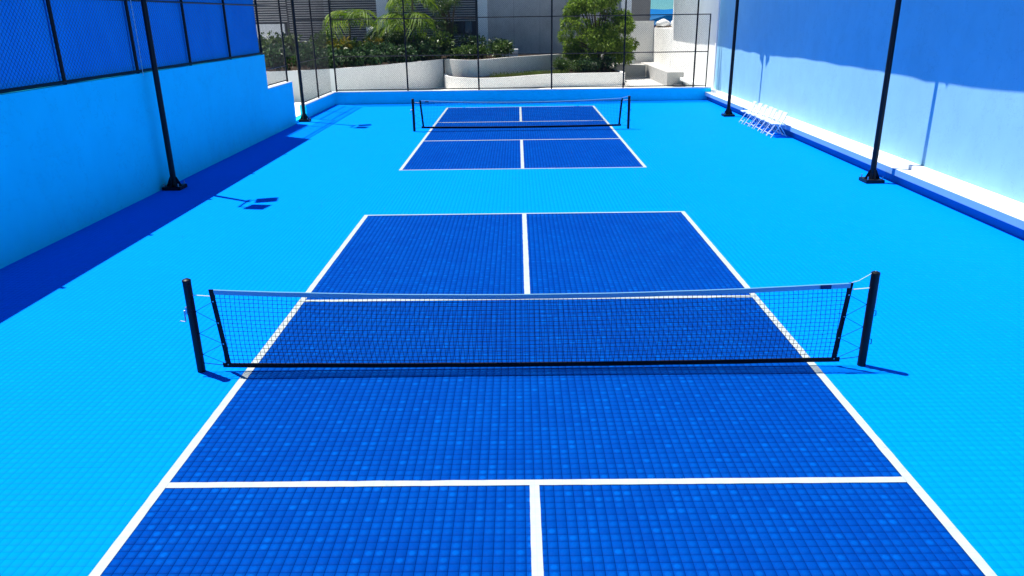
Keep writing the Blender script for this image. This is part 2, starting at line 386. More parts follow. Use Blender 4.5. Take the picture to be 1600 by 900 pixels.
rw = empty('side_building', (8.45, 10, 0)); tag(rw, 'long white plastered building wall with stepped ledge on the right', 'building')
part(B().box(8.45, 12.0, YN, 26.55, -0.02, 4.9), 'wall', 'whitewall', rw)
part(B().box(8.453, 12.0, 26.55, 36.7, -0.02, 4.9), 'far_wall', 'planter', rw)
part(B().box(8.41, 8.449, 26.62, 26.86, 0.44, 4.66), 'pilaster', 'planter', rw)
part(B().box(8.44, 12.0, 36.7, 42.4, -0.5, 2.74), 'low_wing', 'planter', rw)
part(B().box(8.26, 8.449, YN, 32.95, 0.30, 0.44), 'upper_ledge', 'ledge', rw, bevel=0.008)
part(B().box(8.0, 8.262, YN, 26.30, 0.19, 0.33), 'lower_ledge', 'ledgeface', rw, bevel=0.008)
part(B().box(8.004, 8.26, YN, 26.30, 0.328, 0.334), 'ledge_top', 'ledge', rw)
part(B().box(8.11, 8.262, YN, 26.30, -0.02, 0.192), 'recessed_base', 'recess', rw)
s = B(); n = 90; top = []; bot = []          # eave slab with a slightly uneven edge: its shadow falls on the wall
for i in range(n+1):
    y = YN + (36.7-YN)*i/n
    e = 0.005*math.sin(y*1.15+0.6) + 0.004*math.sin(y*2.9+2.0) + 0.010*math.sin(y*0.52) + 0.005*math.sin(y*0.31+1)*math.sin(y*4.1) + random.gauss(0, 0.0016)
    top.append((7.62+e, y, 4.66)); bot.append((8.5, y, 4.66))
vs = top + bot + [(x, y, 4.9) for x, y, z in top] + [(x, y, 4.9) for x, y, z in bot]; k = n+1
fs = []
for i in range(n): fs += [(i, i+1, k+i+1, k+i), (2*k+i, 3*k+i, 3*k+i+1, 2*k+i+1), (i, 2*k+i, 2*k+i+1, i+1), (k+i, k+i+1, 3*k+i+1, 3*k+i)]
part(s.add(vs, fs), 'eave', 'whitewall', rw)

# ------------------------------------------------------------------ chain link fences
def chain_link(name, p0, d, length, z0, z1, root, pitch=0.085, r=0.0022):
    """woven diagonal wires clipped to the panel; one joined mesh"""
    H = z1-z0; d = np.array(d); V = []; F = []; p0 = np.array(p0)
    nrm = np.array([-d[1], d[0], 0.0]); up = np.array([0, 0, 1.0])
    for sgn in (1, -1):
        s0 = -H if sgn > 0 else 0.0; s1 = length if sgn > 0 else length+H
        for a in np.arange(s0, s1, pitch):
            u0, u1 = a, a+sgn*H; lo, hi = 0.0, 1.0
            du = u1-u0
            for lim, cmp in ((0.0, 1), (length, -1)):
                t = (lim-u0)/du
                if (du > 0) == (cmp > 0): lo = max(lo, t)
                else: hi = min(hi, t)
            if hi-lo < 0.01: continue
            A = p0 + np.append(d*(u0+du*lo), z0+H*lo); Bq = p0 + np.append(d*(u0+du*hi), z0+H*hi)
            wd = (Bq-A)/np.linalg.norm(Bq-A); sd = np.cross(wd, nrm)
            o = sgn*0.0015*nrm
            k = len(V)
            for q in (A, Bq):
                for t in (0, 2*math.pi/3, 4*math.pi/3): V.append(q+o+r*(nrm*math.cos(t)+sd*math.sin(t)))
            F += [(k, k+1, k+4, k+3), (k+1, k+2, k+5, k+4), (k+2, k, k+3, k+5)]
    ob = link(name, fast_mesh(name, np.array(V), np.array(F)), 'wire', root); tag(ob, kind='stuff')
    return ob
def fence_root(label, loc): r = empty('chain_link_fence', loc); tag(r, label, 'fence'); return r
FTOP = 4.40
# on the left wall, with blue windscreen fabric
fl = fence_root('black chain link fence backed with blue windscreen fabric on tall left wall', (-8.11, 5, 2.5)); fl_loc = Vector(fl.location)
def fpart(b, name, mat, root, **k): o = b.build(name, mat, root, **k); o.matrix_parent_inverse = Matrix.Translation(-Vector(root.location)); return o
ys = [17.36 - 2.73*i for i in range(0, 12) if 17.36-2.73*i > YN+0.2]
for y in ys: fpart(B().cyl(-8.11, y, 2.5, 4.62, 0.034, 10), 'post', 'black', fl, smooth=True)
fpart(B().tube([(-8.11, YN, 3.95), (-8.11, 17.36, 3.95)], 0.021, 8), 'rail', 'black', fl, smooth=True)
fpart(B().tube([(-8.11, YN, FTOP), (-8.11, 17.36, FTOP)], 0.024, 8), 'rail', 'black', fl, smooth=True)
fpart(B().tube([(-8.10, YN, 2.545), (-8.10, 17.36, 2.545)], 0.032, 8), 'rail', 'black', fl, smooth=True)
o = chain_link('chain_link_mesh', (-8.145, YN, 0), (0, 1), 17.36-YN, 2.54, FTOP, fl, 0.10, 0.0026); o.matrix_parent_inverse = Matrix.Translation(-fl_loc)
for a, b in zip(ys[1:]+[YN], ys):
    m = 10; kz = 6; vs = []; fs = []
    for i in range(m+1):
        for j in range(kz+1):
            t = i/m; yy = a-0.02+(b-a+0.04)*t; zz = 2.54+(4.60-2.54)*j/kz
            if b > 17 and t > 0.8 and False: pass
            vs.append((-8.185-0.02*math.sin(math.pi*t)*math.sin(math.pi*j/kz)+0.006*math.sin(2.6*yy+j), yy, zz))
    for i in range(m):
        for j in range(kz): fs.append((i*(kz+1)+j, (i+1)*(kz+1)+j, (i+1)*(kz+1)+j+1, i*(kz+1)+j+1))
    fpart(B().add(vs, fs), 'screen_panel', 'screen', fl, smooth=True)
# bare fence on the stepped wall and left low wall
f2 = fence_root('bare black chain link fence along the left side beyond the blue screen', (-8.18, 24, 0.5))
for y, z in ((20.0, 1.475), (21.72, 0.515), (24.05, 0.515)): fpart(B().cyl(-8.18, y, z, FTOP, 0.032, 10), 'post', 'black', f2, smooth=True)
for y0, y1, zz in ((17.4, 20.0, (1.53, 2.02, 3.95, FTOP)), (20.0, 21.72, (3.95, FTOP)), (21.72, 26.3, (0.57, 2.02, 3.50, FTOP))):
    for z in zz: fpart(B().tube([(-8.18, y0, z), (-8.18, y1, z)], 0.020, 8), 'rail', 'black', f2, smooth=True)
for y0, y1, z in ((17.4, 20.0, 1.53), (20.0, 21.72, 2.3), (21.72, 26.3, 0.57)):
    o = chain_link('chain_link_mesh', (-8.18, y0, 0), (0, 1), y1-y0, z, FTOP, f2); o.matrix_parent_inverse = Matrix.Translation(-Vector(f2.location))
# across the far end
f3 = fence_root('tall black chain link fence standing on the far low wall', (0, YF+0.12, 0.53)); yf = YF+0.12
for x in (-7.98, -4.87, -1.78, 1.37, 4.47, 7.50): fpart(B().cyl(x, yf, 0.53, 5.0, 0.036, 10), 'post', 'black', f3, smooth=True)
for z in (0.60, 2.0, 3.5, 5.0):
    fpart(B().tube([(-7.98, yf, z), (7.50 if z > 4 else 8.04, yf, z)], 0.020, 8), 'rail', 'black', f3, smooth=True)
fpart(B().cyl(8.04, yf, 0.53, 3.52, 0.026, 10), 'end_post', 'black', f3, smooth=True)
for x0, x1, z1 in ((-7.98, 7.5, 5.0), (7.5, 8.04, 3.5)):
    o = chain_link('chain_link_mesh', (x0, yf, 0), (1, 0), x1-x0, 0.6, z1, f3); o.matrix_parent_inverse = Matrix.Translation(-Vector(f3.location))

# ------------------------------------------------------------------ light poles
def make_pole():
    r = empty('light_pole')
    B().cyl(0, 0, 0.06, 6.3, 0.062, 20, 0.052).build('pole', 'black', r, smooth=True)
    bp = B().box(-0.20, 0.20, -0.20, 0.20, 0.0, 0.075).build('base_plate', 'black', r, bevel=0.006)
    for a in range(4):
        rot = Matrix.Rotation(a*math.pi/2, 4, 'Z')
        g = B(); vs = [rot @ Vector(q) for q in ((0.055, -0.008, 0.075), (0.17, -0.008, 0.075), (0.075, -0.008, 0.27), (0.055, -0.008, 0.27), (0.055, 0.008, 0.075), (0.17, 0.008, 0.075), (0.075, 0.008, 0.27), (0.055, 0.008, 0.27))]
        g.add(vs, [(0, 1, 2, 3), (7, 6, 5, 4), (0, 4, 5, 1), (1, 5, 6, 2), (2, 6, 7, 3), (3, 7, 4, 0)]).build('gusset', 'black', r)
        rot2 = Matrix.Rotation(a*math.pi/2+math.pi/4, 4, 'Z'); q = rot2 @ Vector((0.225, 0, 0))
        B().cyl(q.x, q.y, 0.07, 0.145, 0.013, 8).build('anchor_bolt', 'steel', bp, smooth=True)
    B().cyl(0, 0, 0.075, 0.20, 0.085, 20, 0.066).build('collar', 'black', r, smooth=True)
    arm = B().tube([(0, -0.50, 6.18), (0, 0.16, 6.18)], 0.028, 10).build('cross_arm', 'black', r, smooth=True)
    for sy in (-1, 1):
        B().tube([(0, sy*0.29-0.18, 6.18), (0.08, sy*0.30-0.18, 6.26), (0.18, sy*0.30-0.18, 6.28)], 0.02, 8).build('bracket', 'black', arm, smooth=True)
        rot = Matrix.Translation((0.34, sy*0.30-0.18, 6.28)) @ Matrix.Rotation(R(14), 4, 'Y') @ Matrix.Rotation(R(12*sy), 4, 'Z')
        fl_ = B().box(-0.23, 0.23, -0.20, 0.20, -0.03, 0.045, rot).build('floodlight', 'black', r, bevel=0.01)
        B().box(-0.20, 0.20, -0.17, 0.17, -0.034, -0.0302, rot).build('lens', 'lens', fl_)
    return r
def copy_tree(o, parent=None):
    c = o.copy(); COL.objects.link(c)
    if parent is not None: c.parent = parent
    for ch in list(o.children): copy_tree(ch, c)
    return c
poles = [((-7.80, 9.30, 0), 0, 'black light pole standing against left wall, nearest the camera'),
         ((-7.93, 20.75, 0), 0, 'black light pole at the far end of the left wall beside the step'),
         ((7.66, 9.15, 0), math.pi, 'black light pole on the right near the camera, in front of white wall'),
         ((7.55, 20.70, 0), math.pi, 'black light pole beside the row of white folding chairs')]
p0 = make_pole()
for i, (loc, rz, lab) in enumerate(poles):
    o = p0 if i == 0 else copy_tree(p0)
    o.location = loc; o.rotation_euler = (0, 0, rz); tag(o, lab, 'light pole', 'light poles along the court')
cb = B().tube([(-8.05, 9.26, 2.45), (-8.045, 9.27, 3.2), (-8.04, 9.25, 3.9), (-8.045, 9.26, 4.6)], 0.007, 6).build('power_cable', 'cord', smooth=True)
tag(cb, 'thin pale cable running up beside the left wall light pole', 'cable')

# ------------------------------------------------------------------ nets
def make_net(label, y, zoff, group):
    r = empty('pickleball_net', (0, y, 0)); tag(r, label, 'net', group)
    PX, HN = 3.52, 1.02
    zt = lambda x: 0.846 + 0.086*(abs(x)/3.3)**2 + zoff            # tape top
    zb = lambda x: 0.022 + 0.026*(abs(x)/3.3)**2 + zoff*1.0       # band bottom
    side = lambda sx, z: sx*(3.235 + 0.075*(z/0.93))
    for sx in (-1, 1):
        p = B().cyl(sx*PX, 0, 0.0, HN, 0.0425, 20).build('post', 'black', r, smooth=True)
        B().tube([(sx*PX, 0, HN), (sx*PX, 0, HN+0.02), (sx*PX, 0, HN+0.032)], [0.045, 0.043, 0.02], 20).build('cap', 'black', p, smooth=True)
        if sx < 0:
            B().tube([(-PX-0.04, 0, 0.70), (-PX-0.075, 0, 0.70), (-PX-0.078, -0.005, 0.58), (-PX-0.13, -0.005, 0.585)], 0.008, 8).build('winch_crank', 'steel', p, smooth=True)
            B().box(-PX-0.06, -PX-0.035, -0.02, 0.02, 0.66, 0.74).build('winch_box', 'steel', p, bevel=0.004)
        else:
            for z in (0.62, 0.30):
                B().tube([(PX+0.04, 0, z), (PX+0.065, 0, z), (PX+0.068, 0, z-0.05), (PX+0.055, 0, z-0.055)], 0.005, 6).build('lacing_hook', 'black', p, smooth=True)
            B().tube([(PX+0.047, 0.0, 0.96), (PX+0.05, 0, 0.72), (PX+0.046, 0, 0.63)], 0.003, 5).build('cord_tail', 'cord', p)
        # side webbing
        n = 8; g = B(); zs = [zb(3.3)+(zt(3.3)-zb(3.3))*i/n for i in range(n+1)]
        vs = []; wv = 0.05 if zoff < 0.05 else 0.062
        for z in zs:
            for dx, dy in ((0, -0.004), (wv, -0.004), (wv, 0.004), (0, 0.004)): vs.append((side(sx, z)-sx*dx, dy, z))
        fs = [(4*i+j, 4*i+(j+1) % 4, 4*i+4+(j+1) % 4, 4*i+4+j) for i in range(n) for j in range(4)] + [(0, 1, 2, 3), (4*n+3, 4*n+2, 4*n+1, 4*n)]
        sb = g.add(vs, fs).build('side_band', 'band', r)
        for z in (0.08, 0.32, 0.56, 0.80): B().tube([(side(sx, z)-sx*0.022, -0.009, z+zoff), (side(sx, z)-sx*0.022, -0.004, z+zoff)], 0.008, 8).build('grommet', 'steel', sb)
        # zig-zag lacing between webbing and post
        pts = []
        for i, z in enumerate((0.80, 0.69, 0.56, 0.44, 0.32, 0.20, 0.08)):
            pts.append((side(sx, z)-sx*0.02, -0.006, z+zoff) if i % 2 == 0 else (sx*(PX-0.043), 0.0, z+zoff))
        g = B()
        for a, b in zip(pts, pts[1:]): g.tube([a, b], 0.0028, 5)
        g.build('lacing', 'netcord', r)
        g = B(); g.tube([(side(sx, 0.84), 0, zt(3.3)-0.075), (sx*(PX-0.03), 0, zt(3.3)-0.06)], 0.0055, 6); g.build('tension_strap', 'cord', r)
        B().tube([(side(sx, 0.05), 0, zb(3.3)+0.02), (sx*(PX-0.03), 0, 0.10)], 0.004, 6).build('bottom_cord', 'netcord', r)
        if sx > 0: B().tube([(side(1, 0.93)-0.02, 0, zt(3.3)), (PX-0.16, 0, zt(3.3)+0.02), (PX, 0, HN+0.035)], 0.003, 6).build('top_cord', 'cord', r)
    n = 64; xs = [-3.28+6.56*i/n for i in range(n+1)]
    # tape: folded strip, bottom band: webbing
    def ribbon(ztop, hgt, th, name, mat):
        vs = []
        for x in xs:
            z = ztop(x); jit = 0.004*math.sin(5.1*x)+0.003*math.sin(13*x+1)
            for dy, dz in ((-th, -hgt), (-th, -0.006), (0, 0), (th, -0.006), (th, -hgt)): vs.append((x, dy+jit*0.5, z+dz))
        fs = [(5*i+j, 5*i+(j+1) % 5, 5*i+5+(j+1) % 5, 5*i+5+j) for i in range(n) for j in range(5)] + [(0, 1, 2, 3, 4), tuple(5*n+j for j in (4, 3, 2, 1, 0))]
        return B().add(vs, fs).build(name, mat, r)
    tp = ribbon(zt, 0.054, 0.006, 'top_tape', 'tape')
    ribbon(lambda x: zb(x)+0.05, 0.052 if zoff < 0.05 else 0.066, 0.0055, 'bottom_band', 'band')
    # printed patch on the tape
    xs_ = 3.03 if zoff < 0.05 else -3.06
    g = B(); g.box(xs_-0.055, xs_+0.055, -0.0125, -0.0105, zt(xs_)-0.052, zt(xs_)-0.008); g.build('printed_patch', 'patch', tp)
    # knotted mesh
    V = []; F = []
    def seg(a, b, hw=0.0018):
        a = np.array(a); b = np.array(b); d = b-a; d /= np.linalg.norm(d); yv = np.array([0, 1.0, 0]); sd = np.cross(d, yv); k = len(V)
        for q in (a, b):
            for t in (0.5, 1.5, 2.5, 3.5):
                V.append(q + hw*1.414*(yv*math.cos(t*math.pi/2)+sd*math.sin(t*math.pi/2)))
        for j in range(4): F.append((k+j, k+(j+1) % 4, k+4+(j+1) % 4, k+4+j))
    nx, nz = 132, 17; wob = rng.normal(0, 0.0014, (nx+1, nz+1, 2))
    def P(i, j):
        x = -3.25+6.5*i/nx; t = j/nz; z = zb(x)+0.04+(zt(x)-0.05-zb(x)-0.04)*t
        return (x+0.028*math.sin(math.pi*t)*math.sin(x*0.9)+wob[i, j, 0], 0.012*math.sin(math.pi*t)*math.sin(1.3*x+0.5), z+wob[i, j, 1]+0.004*math.sin(2.2*x+j))
    for i in range(nx+1):
        for j in range(nz):
            seg(P(i, j), P(i, j+1))
            if i < nx and j: seg(P(i, j), P(i+1, j))
    ob = link('net_mesh', fast_mesh('net_mesh', np.array(V), np.array(F)), 'netcord', r); tag(ob, kind='stuff')
    return r
make_net('near net with pale tape and black posts across the closest blue court', 0.0, 0.0, 'nets across the two courts')
make_net('far net with black posts across the blue court by the low end wall', COURT2, 0.06, 'nets across the two courts')

# ------------------------------------------------------------------ white folding chairs (facing -X, backs to the wall)
def make_chair():
    r = empty('folding_chair')
    for sy in (-1, 1):
        y = sy*0.21
        B().tube([(-0.28, y, 0.0), (-0.02, y, 0.40), (0.10, y, 0.60), (0.17, y, 0.80)], 0.016, 8).build('long_leg', 'chair', r, smooth=True)
        y2 = sy*0.18
        B().tube([(0.24, y2, 0.0), (0.08, y2, 0.25), (-0.04, y2, 0.42)], 0.014, 8).build('rear_leg', 'chair', r, smooth=True)
    B().tube([(-0.225, -0.21, 0.085), (-0.225, 0.21, 0.085)], 0.011, 8).build('front_stretcher', 'chair', r, smooth=True)
    B().tube([(0.20, -0.18, 0.06), (0.20, 0.18, 0.06)], 0.011, 8).build('rear_stretcher', 'chair', r, smooth=True)
    rot = Matrix.Translation((-0.06, 0, 0.43)) @ Matrix.Rotation(R(5), 4, 'Y')
    B().box(-0.21, 0.20, -0.20, 0.20, -0.022, 0.022, rot).build('seat', 'chair', r, bevel=0.012, smooth=True)
    n = 8; vs = []
    for zt, xo in ((0.53, 0.068), (0.80, 0.170)):
        for i in range(n+1):
            t = -1+2*i/n; b = 0.025*(1-t*t)
            vs += [(xo+b, 0.205*t, zt), (xo+b+0.018, 0.205*t, zt)]
    k = 2*(n+1); fs = []
    for i in range(n): a = 2*i; fs += [(a, a+2, k+a+2, k+a), (a+1, k+a+1, k+a+3, a+3), (k+a, k+a+2, k+a+3, k+a+1), (a, a+1, a+3, a+2)]
    fs += [(0, k, k+1, 1), (2*n, 2*n+1, k+2*n+1, k+2*n)]
    B().add(vs, fs).build('backrest', 'chair', r, smooth=True)
    return r
words = ['nearest the camera', 'second from the camera', 'third from the camera', 'fourth of seven, in the middle of the row', 'third from the far end of the row', 'second from the far end of the row', 'farthest from the camera, next to light pole']
ch0 = make_chair()
for i, y in enumerate((15.74, 16.20, 16.70, 17.16, 17.70, 18.20, 18.80)):
    o = ch0 if i == 0 else copy_tree(ch0)
    o.scale = (0.94, 0.94, 0.89)
    o.location = (7.74+random.uniform(-0.02, 0.03), y, 0); o.rotation_euler = (0, 0, random.uniform(-0.07, 0.07))
    tag(o, 'white folding chair by the right kerb, '+words[i], 'chair', 'folding chairs along the right kerb')

# ------------------------------------------------------------------ planters beyond the far fence
PA = [(-13.5, 27.4), (-10.9, 28.5), (-8.75, 29.8), (-7.5, 31.5), (-6.35, 33.3), (-5.2, 35.3), (-4.3, 37.0)]
PB = [(-4.25, 37.3), (-3.6, 36.3), (-2.9, 35.75), (-2.3, 35.75), (-1.5, 36.6), (-0.41, 38.2), (1.2, 39.8), (2.72, 41.2), (4.2, 42.3), (6.0, 43.2)]
PC = [(-4.28, 37.1), (-4.0, 35.3), (-3.2, 34.1), (-2.23, 33.48), (-1.3, 33.55), (-0.39, 34.03), (0.7, 35.0), (1.71, 35.75), (3.2, 36.05), (5.75, 36.22)]
def smooth_path(P, n=5):
    out = []
    for i in range(len(P)-1):
        p0 = Vector(P[max(i-1, 0)]); p1 = Vector(P[i]); p2 = Vector(P[i+1]); p3 = Vector(P[min(i+2, len(P)-1)])
        for k in range(n):
            t = k/n; q = 0.5*((2*p1)+(p2-p0)*t+(2*p0-5*p1+4*p2-p3)*t*t+(3*p1-p0-3*p2+p3)*t**3); out.append((q.x, q.y))
    return out+[P[-1]]
def planter(label, path, ztop, back, zs):
    r = empty('planter_wall', (path[0][0], path[0][1], 0)); tag(r, label, 'planter')
    sp = smooth_path(path)
    part(B().strip(sp, 0.0, 0.16, -0.5, ztop), 'wall', 'planter', r, smooth=True)
    inner = [Vector(q) for q in sp]; poly = []
    for i, q in enumerate(inner):
        d = (inner[min(i+1, len(inner)-1)]-inner[max(i-1, 0)]).normalized(); q2 = q+Vector((-d.y, d.x))*0.15; poly.append((q2.x, q2.y))
    part(B().prism(poly+back, zs-0.05, zs), 'soil', 'soil', r)
    return r
planter('tall white planter wall holding dark shrubs and palms on the left', PA, 1.30, [(-4.3, 43.5), (-14.5, 43.5)], 1.20)
planter('upper curved white planter wall in front of the grey building', PB, 1.30, [(6.0, 43.5), (-4.25, 43.5)], 1.20)
pc = planter('lower curved white planter wall in front of the rounded tree', PC, 0.50, [(5.7, 43.0), (3.3, 41.3), (1.3, 39.5), (-0.4, 37.9), (-2.3, 35.5), (-4.0, 36.5)], 0.40)
part(B().box(5.70, 5.86, 36.05, 43.0, -0.02, 0.497), 'return_wall', 'planter', pc)
st2 = empty('white_steps', (7, 40, 0)); tag(st2, 'white concrete step block and ramp wall beside the right building', 'steps')
part(B().box(5.87, 7.62, 40.0, 42.3, -0.02, 0.66), 'landing', 'stepw', st2, bevel=0.01)
part(B().box(7.62, 8.44, 33.0, 42.3, -0.02, 0.70), 'ramp_wall', 'stepw', st2, bevel=0.01)
part(B().box(7.90, 8.44, 32.3, 32.99, 0.02, 0.10), 'dark_gap_block', 'slat', st2)  # dark block added in place of the shaded gap below the ramp wall
bw = empty('shaded_wall', (7.5, 42.5, 0)); tag(bw, 'plain grey shaded wall behind the white steps', 'wall')
part(B().box(6.2, 8.43, 42.45, 42.75, -0.5, 3.08), 'wall', 'planter', bw); part(B().box(6.15, 8.435, 42.40, 42.80, 3.08, 3.13), 'coping', 'planter', bw)
ub = empty('utility_box', (6.9, 41.5, 0.66)); tag(ub, 'white utility box with a flat lid on the step landing', 'box')
part(B().box(6.55, 7.15, 41.2, 41.7, 0.66, 1.30), 'body', 'bwhite', ub, bevel=0.03); part(B().box(6.5, 7.2, 41.15, 41.75, 1.42, 1.78), 'lid', 'bwhite', ub, bevel=0.03)
part(B().box(6.58, 7.12, 41.23, 41.67, 1.30, 1.42), 'neck', 'bwhite', ub); part(B().box(6.80, 6.92, 41.19, 41.2, 1.20, 1.25), 'slot', 'glass', ub)

# ------------------------------------------------------------------ buildings behind
lb = empty('louvred_building', (-11, 45, 0)); tag(lb, 'dark grey building clad in horizontal louvres behind the palms', 'building')
part(B().box(-26, -2.72, 45.0, 52, -0.5, 9.0), 'wall', 'slat', lb)
def slats(x0, x1, z0, z1, y, name, pitch=0.145):
    g = B(); z = z0
    while z < z1:
        rot = Matrix.Translation(((x0+x1)/2, y, z)) @ Matrix.Rotation(R(-28), 4, 'X')
        g.box(-(x1-x0)/2, (x1-x0)/2, -0.055, 0.055, -0.012, 0.012, rot); z += pitch
    tag(part(g, name, 'blade', lb), kind='stuff')
for x0, x1, z0, z1 in ((-15.0, -12.3, 1.3, 5.2), (-12.2, -9.2, 1.3, 5.2), (-8.4, -5.6, 1.3, 5.2), (-5.5, -2.8, 1.3, 2.4), (-5.5, -2.8, 3.3, 5.2), (-20, -15.1, 1.3, 2.2), (-20, -15.1, 3.4, 5.2)):
    slats(x0, x1, z0, z1, 44.85, 'louvre_panel')
for x in (-15.05, -12.25, -5.55): part(B().box(x-0.04, x+0.04, 44.78, 45.0, 1.2, 5.2), 'mullion', 'slat', lb)
for x0, x1 in ((-9.17, -8.43), (-2.72, -2.02)): part(B().box(x0, x1, 44.5, 45.3, -0.5, 9.0), 'column', 'bwhite', lb)
part(B().box(-17.6, -15.3, 44.72, 44.99, 2.35, 3.25), 'spandrel', 'bwhite', lb)
part(B().box(-9.9, -8.2, 44.45, 44.62, 2.45, 3.0), 'spandrel', 'bwhite', lb)
for x in (-4.7, -4.1, -3.5): part(B().box(x, x+0.45, 44.9, 44.99, 2.5, 3.25), 'window', 'glass', lb)
gb = empty('grey_building', (2.2, 45, 0)); tag(gb, 'tall plain dark grey rendered building behind the rounded tree', 'building')
part(B().box(-2.02, 6.62, 44.9, 52, -0.5, 9.0), 'wall', 'greywall', gb)
for i, x in enumerate((-0.3, 1.4, 3.1, 4.8)): part(B().box(x-0.006, x+0.006, 44.894, 44.91, 0, 9.0), 'panel_joint', 'slat', gb)
part(B().box(6.62, 7.30, 44.6, 45.4, -0.5, 9.0), 'column', 'bwhite', gb)
cbx = empty('planter_kerb', (-0.9, 39.5, 1.2)); tag(cbx, 'short pale block on the upper planter at the foot of the grey building', 'block')
part(B().box(-1.35, -0.05, 41.0, 41.6, 1.15, 1.62), 'block', 'bwhite', cbx, bevel=0.015)
tw = empty('far_tower', (9, 55, 0)); tag(tw, 'narrow charcoal tower seen between the grey building and the white wall', 'building')
part(B().box(8.50, 10.25, 55, 58, -0.5, 12), 'wall', 'tower', tw); part(B().box(8.45, 10.3, 54.95, 58.05, 3.3, 3.4), 'band', 'tower', tw)
cn = empty('shade_canopy', (11, 55.5, 0)); tag(cn, 'turquoise shade canopy far behind between tower and white wall', 'canopy')
part(B().add([(10.3, 54.2, 2.98), (14.6, 54.2, 2.98), (14.6, 57.0, 2.98), (10.3, 57.0, 2.98), (11.6, 55.5, 3.42), (13.6, 55.5, 3.42)], [(0, 1, 5, 4), (1, 2, 5), (2, 3, 4, 5), (3, 0, 4), (0, 3, 2, 1)]), 'roof', 'canopy', cn)
for x in (10.45, 14.45):
    for y in (54.35, 56.85): part(B().cyl(x, y, -0.5, 2.98, 0.04, 8), 'leg', 'black', cn)
part(B().box(10.4, 14.5, 54.4, 56.8, 2.1, 2.7), 'backdrop', 'patch', cn)
def sack(x, y, z, rx, ry, rz, lab):
    bm = bmesh.new(); bmesh.ops.create_icosphere(bm, subdivisions=3, radius=1)
    for v in bm.verts:
        k = 1+0.10*math.sin(5*v.co.x+x*3)+0.06*math.sin(9*v.co.y+2); v.co = Vector((v.co.x*rx*k, v.co.y*ry*k, max(-0.6, v.co.z)*rz*k))
    me = bpy.data.meshes.new('sack'); bm.to_mesh(me); bm.free(); me.shade_smooth()
    o = link('sack', me, 'sack'); o.location = (x, y, z); tag(o, lab, 'sack')
sack(8.85, 41.7, 2.98, 0.42, 0.40, 0.24, 'white sack on top of the low white wall, left one')
sack(9.65, 41.3, 2.97, 0.45, 0.42, 0.25, 'white sack on top of the low white wall, right one')
part(B().box(8.5, 11.9, 41.9, 42.3, 2.742, 2.83), 'wall_edge', 'terracotta', rw)

# ------------------------------------------------------------------ vegetation
def leaves(centers, normals, ln, wd, fold=0.25, jitter=0.5, droop=0.0):
    """pointed folded leaves: 4 triangles as 2 quads each"""
    n = len(centers); d = normals + rng.normal(0, jitter, (n, 3)); d[:, 2] -= droop; d /= np.linalg.norm(d, axis=1)[:, None]
    t = np.cross(d, rng.normal(0, 1, (n, 3))); t /= np.linalg.norm(t, axis=1)[:, None]; u = np.cross(d, t)
    L = (ln*rng.uniform(0.6, 1.25, n))[:, None]; W = (wd*rng.uniform(0.7, 1.2, n))[:, None]
    a = centers; tip = centers+d*L-np.array([0, 0, 1])*L*0.15; mid = centers+d*L*0.5; l = mid+t*W*0.5+u*W*fold; r_ = mid-t*W*0.5+u*W*fold
    V = np.stack([a, l, tip, r_], 1).reshape(-1, 3); F = np.arange(n*4).reshape(-1, 4)
    return V, F
def clump_points(blobs, n, shell=0.55):
    out = []; nr = []
    wts = np.array([b[3]*b[4]*b[5] for b in blobs])**0.67; wts /= wts.sum(); ks = rng.multinomial(n, wts)
    for b, k in zip(blobs, ks):
        d = rng.normal(0, 1, (k, 3)); d /= np.linalg.norm(d, axis=1)[:, None]; rad = (shell+(1-shell)*rng.random(k)**0.7)[:, None]
        rad *= (1+0.16*np.sin(4*d[:, :1]*3+b[0])+0.12*np.sin(9*d[:, 1:2]+b[1]))
        out.append(np.array(b[:3])+d*rad*np.array(b[3:6])); nr.append(d)
    return np.vstack(out), np.vstack(nr)
def shrub(x, y, z, rx, ry, rz, n, mat, label, ln=0.2, wd=0.09, group=None, name='shrub'):
    r = empty(name, (x, y, z)); tag(r, label, 'shrub', group)
    bl = [(rng.normal(0, rx*0.4), rng.normal(0, ry*0.4), rz*rng.uniform(0.6, 1.1), rx*rng.uniform(.4, .65), ry*rng.uniform(.4, .65), rz*rng.uniform(.4, .6)) for _ in range(6)]
    c, d = clump_points(bl, n, 0.35); c[:, 2] = np.maximum(c[:, 2], 0.03)
    V, F = leaves(c, d, ln, wd, jitter=0.6); link('foliage', fast_mesh('foliage', V, F), mat, r)
    g = B()
    for _ in range(5):
        q = bl[random.randrange(6)]; g.tube([(random.gauss(0, .05), random.gauss(0, .05), 0), (q[0]*.5, q[1]*.5, q[2]*.6), (q[0], q[1], q[2]*1.1)], 0.018, 5, False, 0.006)
    g.build('stem', 'bark', r); return r
